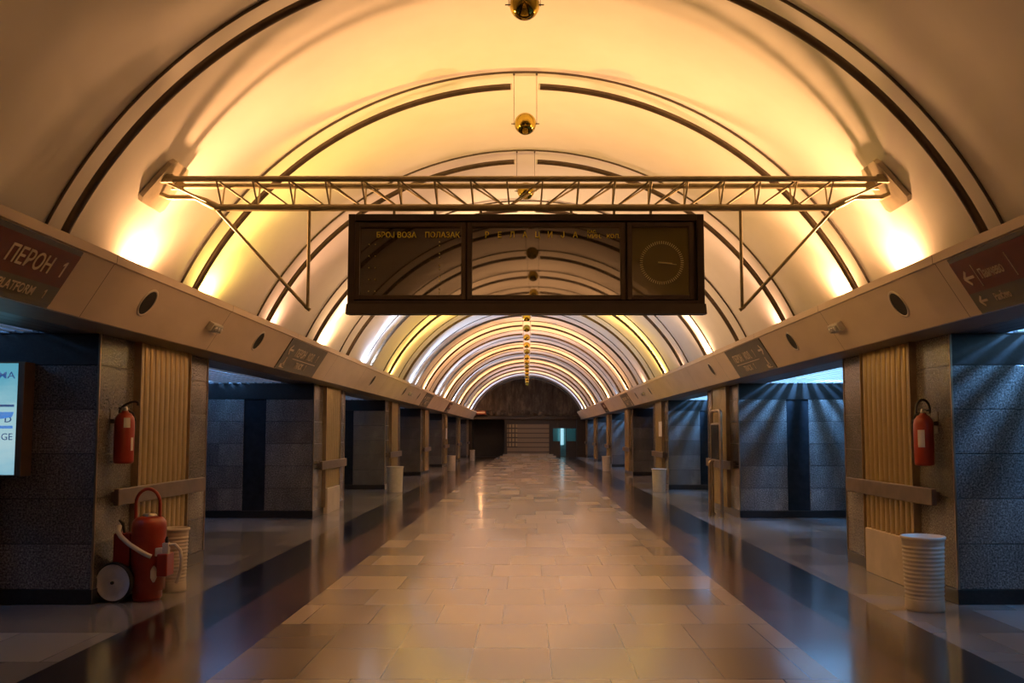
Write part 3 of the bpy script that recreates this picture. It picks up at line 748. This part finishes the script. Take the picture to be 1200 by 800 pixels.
text('poster_text', 'GE', .085, M['poster_ink'], L, (-.045, -.046, .315), XZ, 1.0, 'RIGHT', bold=0)
text('poster_text', 'D', .075, M['poster_ink'], L, (-.06, -.046, .47), XZ, 1.2, 'RIGHT')
MB().box(-.30, -.045, -.048, -.045, .605, .625).build('poster_stripe', M['poster_ink'], L)
MB().prism([(-.30,.56), (-.045,.56), (-.06,.515), (-.15,.50), (-.30,.50)], -.048, -.045).build('poster_shape', M['poster_ink2'], L)
MB().box(-.30, -.05, -.048, -.045, .415, .44).build('poster_stripe', M['poster_ink2'], L)
MB().box(-1.0, -.9, .0, .06, -1.13, 0).box(-.3, -.2, 0, .06, -1.13, 0).build('leg', M['lb_frame'], L)

# ------------------------------------------------------------------ far end wall
arcN = [(VR+.1)*math.sin(-a0 + 2*a0*i/40) for i in range(41)]
mb = MB(); hd = 2.52
mb.box(-9.0, 9.0, YE, YE+.3, hd, 5.3)
mb.build('wall_end', M['rock'], kind='structure')
mb = MB()
for a, b in ((-9.0,-3.55), (-1.46,-1.36), (1.50,1.62), (3.20,9.0)): mb.box(a, b, YE, YE+.3, 0, hd)
mb.build('wall_end', M['dark_brown'], kind='structure')
MB().box(-3.55, 3.3, YE-.14, YE, hd-.10, hd+.12, .02).build('trim_40', M['dark_brown'], kind='structure')
# craggy lumps along the bottom of the relief
mb = MB()
for k in range(16):
    x = -2.6 + k*.38 + random.uniform(-.1,.1); bm = bmesh.new(); bmesh.ops.create_icosphere(bm, subdivisions=2, radius=1)
    for v in bm.verts:
        q = 1 + random.uniform(-.18,.18); v.co = Vector((x + v.co.x*.26*q, YE-.02 + v.co.y*.16*q, 2.82 + random.uniform(-.03,.03) + v.co.z*.20*q))
    mb.frombm(bm)
mb.build('wall_end', M['rock'], kind='structure')
# left dark recess
MB().box(-3.55, -1.46, YE+2.2, YE+2.3, 0, hd).box(-3.65, -3.55, YE+.3, YE+2.3, 0, hd).box(-1.46, -1.40, YE+.3, YE+2.3, 0, hd).box(-3.65, -1.4, YE+.3, YE+2.3, hd, hd+.1).box(-3.65, 3.3, YE+.0, YE+2.9, -.12, -.0).build('wall_recess', M['dark_wall'], kind='structure')
D = thing('door_1', '', ''); del D['label'], D['category']; D['kind'] = 'structure'; D.location = (0, YE, 0)
MB().box(-1.36, 1.50, .10, .16, .20, 2.14).build('shutter_curtain', M['shutter'], D)
MB().box(-1.36, 1.50, .02, .2, 2.14, hd).build('shutter_housing', M['dark_brown'], D)
MB().box(-1.34, -.62, .06, .10, .62, 2.12).build('lattice', M['lattice'], D)
MB().box(-1.36, -1.28, .0, .2, 0, 2.3).box(1.42, 1.50, .0, .2, 0, 2.3).build('guide_rail', M['dark_brown'], D)
tag(MB().box(-1.72, 1.84, YE-.60, YE, 0, .10, .01).box(-1.55, 1.68, YE-.30, YE, .10, .20, .01).build('stone_step', M['floor']), 'low stone step under the beige roller shutter at the far end', 'step')
G = thing('door_2', '', ''); del G['label'], G['category']; G['kind'] = 'structure'; G.location = (0, YE, 0)
for a, b in ((1.66, 2.10), (2.52, 3.14)):
    MB().box(a, b, .12, .135, 1.02, 1.84).build('glass_pane', M['teal_glass'], G)
    MB().box(a, b, .10, .15, 0, 1.02).build('lower_panel', M['dark_brown'], G)
mb = MB()
for x in (1.62, 2.10, 2.50, 3.14): mb.box(x, x+.05, .08, .17, 0, hd)
mb.box(1.62, 3.19, .08, .17, 1.84, hd); mb.build('door_frame', M['dark_brown'], G)
MB().box(1.4, 3.4, YE+2.8, YE+2.9, 0, 2.8).box(1.40, 1.5, YE+.3, YE+2.8, 0, 2.8).box(3.3, 3.4, YE+.3, YE+2.8, 0, 2.8).box(1.4, 3.4, YE+.3, YE+2.8, 2.6, 2.7).build('wall_office', M['teal_wall'], kind='structure')
lamp('office_lamp', 'POINT', (2.3, YE+1.6, 2.3), (.45,.85,1.0), 11, .1)
tag(MB().box(2.16, 2.46, YE+2.66, YE+2.72, .75, 1.95, .01).build('door_strip_glow', glow('cyan_strip_glow', (.45,.85,1.0), .8)), 'glowing cyan panel added for the bright open strip of the far glazed door', 'panel')  # glowing panel added inside the office to brighten the open door strip
R = thing('exit_sign', 'small red sign jutting from the far end of the left fascia', 'sign', (-3.05, YE-.6, 2.72))
MB().box(-.42, .42, -.03, .03, 0, .25, .01).build('panel', M['sign_red'], R)
MB().box(-.36, .36, -.034, -.03, .10, .15).build('white_bar', M['sign_text'], R)
MB().tube([(-.38,0,.24), (-.38,0,.55), (-.45,.6,.55)], .02, 8).build('bracket', M['rod'], R)

# ------------------------------------------------------------------ lamps in the fascia troughs
WARM, GOLD, PINK, BLUE, WHITE = (1.0,.475,.19), (1.0,.60,.13), (1.0,.50,.28), (.60,.72,1.0), (1.0,.58,.28)
def ry(n): return RY + RD*(n-1)
KP = 2.6
TILT, GLOW = 56, .42
def up(s, n, col, p, x=3.255, z=2.89):
    """wide flood thrown across the vault and a small upward wash on the wall beside it"""
    if p > 30: lamp('flood', 'SPOT', (s*x, ry(n), z), col, p*KP*(1.3 if n < 4 else 2.5), .04, spot_size=math.radians(90), spot_blend=1.0).rotation_euler = (math.radians(180), math.radians(-s*TILT), 0)
    lamp('wall_wash', 'SPOT', (s*3.265, ry(n)+.02, 2.77), col, p*KP*((GLOW if n < 3 else .30) if p > 30 else .25), .05, spot_size=math.radians(165), spot_blend=.9).rotation_euler = (math.radians(180), math.radians(-s*16), 0)
LEFT = [(1.57,WARM,135), (2.25,(1.0,.66,.12),105), (3.25,PINK,50), (4.42,WHITE,190), (5.95,BLUE,95), (7.4,GOLD,170), (8.95,BLUE,90), (10.4,WARM,180), (11.95,BLUE,80), (13.3,WARM,170), (14.9,BLUE,80), (16.4,WARM,160), (17.9,BLUE,75), (19.2,WARM,130), (20.3,BLUE,75)]
RIGHT = [(1.62,WARM,145), (2.25,WARM,120), (3.25,PINK,50), (5.1,WHITE,170), (6.3,PINK,24), (7.3,GOLD,190), (8.8,PINK,28), (10.6,WARM,190), (12.0,BLUE,30), (13.4,WARM,170), (15.0,BLUE,30), (16.5,WARM,180), (18.0,BLUE,30), (19.3,WARM,140), (20.3,BLUE,50)]
for n, c, p in LEFT: up(-1, n, c, p)
for n, c, p in RIGHT: up(1, n, c, p)
for n, c, p in ((-3.2,WARM,60), (-4.4,WARM,200), (-5.8,WARM,220)):
    up(-1, n, c, p); up(1, n, c, p)
lamp('end_wall_lamp', 'POINT', (-2.9, YE-1.3, 2.95), WARM, 22, .05)

# ------------------------------------------------------------------ world, camera, view
w = bpy.data.worlds.new('World'); SC.world = w; w.use_nodes = True
w.node_tree.nodes['Background'].inputs[0].default_value = (.02,.025,.04,1); w.node_tree.nodes['Background'].inputs[1].default_value = .2
cd = bpy.data.cameras.new('camera'); cam = bpy.data.objects.new('camera', cd); COL.objects.link(cam)
cd.sensor_fit = 'HORIZONTAL'; cd.sensor_width = 36; cd.lens = 36*1080/1200
cd.shift_x = -18/1200; cd.shift_y = 24.9/1200; cd.clip_end = 300
cam.location = (.02, 0, 1.5); cam.rotation_euler = (math.radians(94.4), 0, 0)
SC.camera = cam
SC.view_settings.view_transform = 'Standard'; SC.view_settings.look = 'None'
SC.view_settings.exposure = 0; SC.view_settings.gamma = 1; SC.view_settings.use_curve_mapping = False

cy = SC.cycles
cy.sample_clamp_indirect = 2.5; cy.blur_glossy = 1.0; cy.use_light_tree = True
cy.max_bounces = 8; cy.diffuse_bounces = 4; cy.glossy_bounces = 4; cy.caustics_reflective = False; cy.caustics_refractive = False
cy.use_adaptive_sampling = False
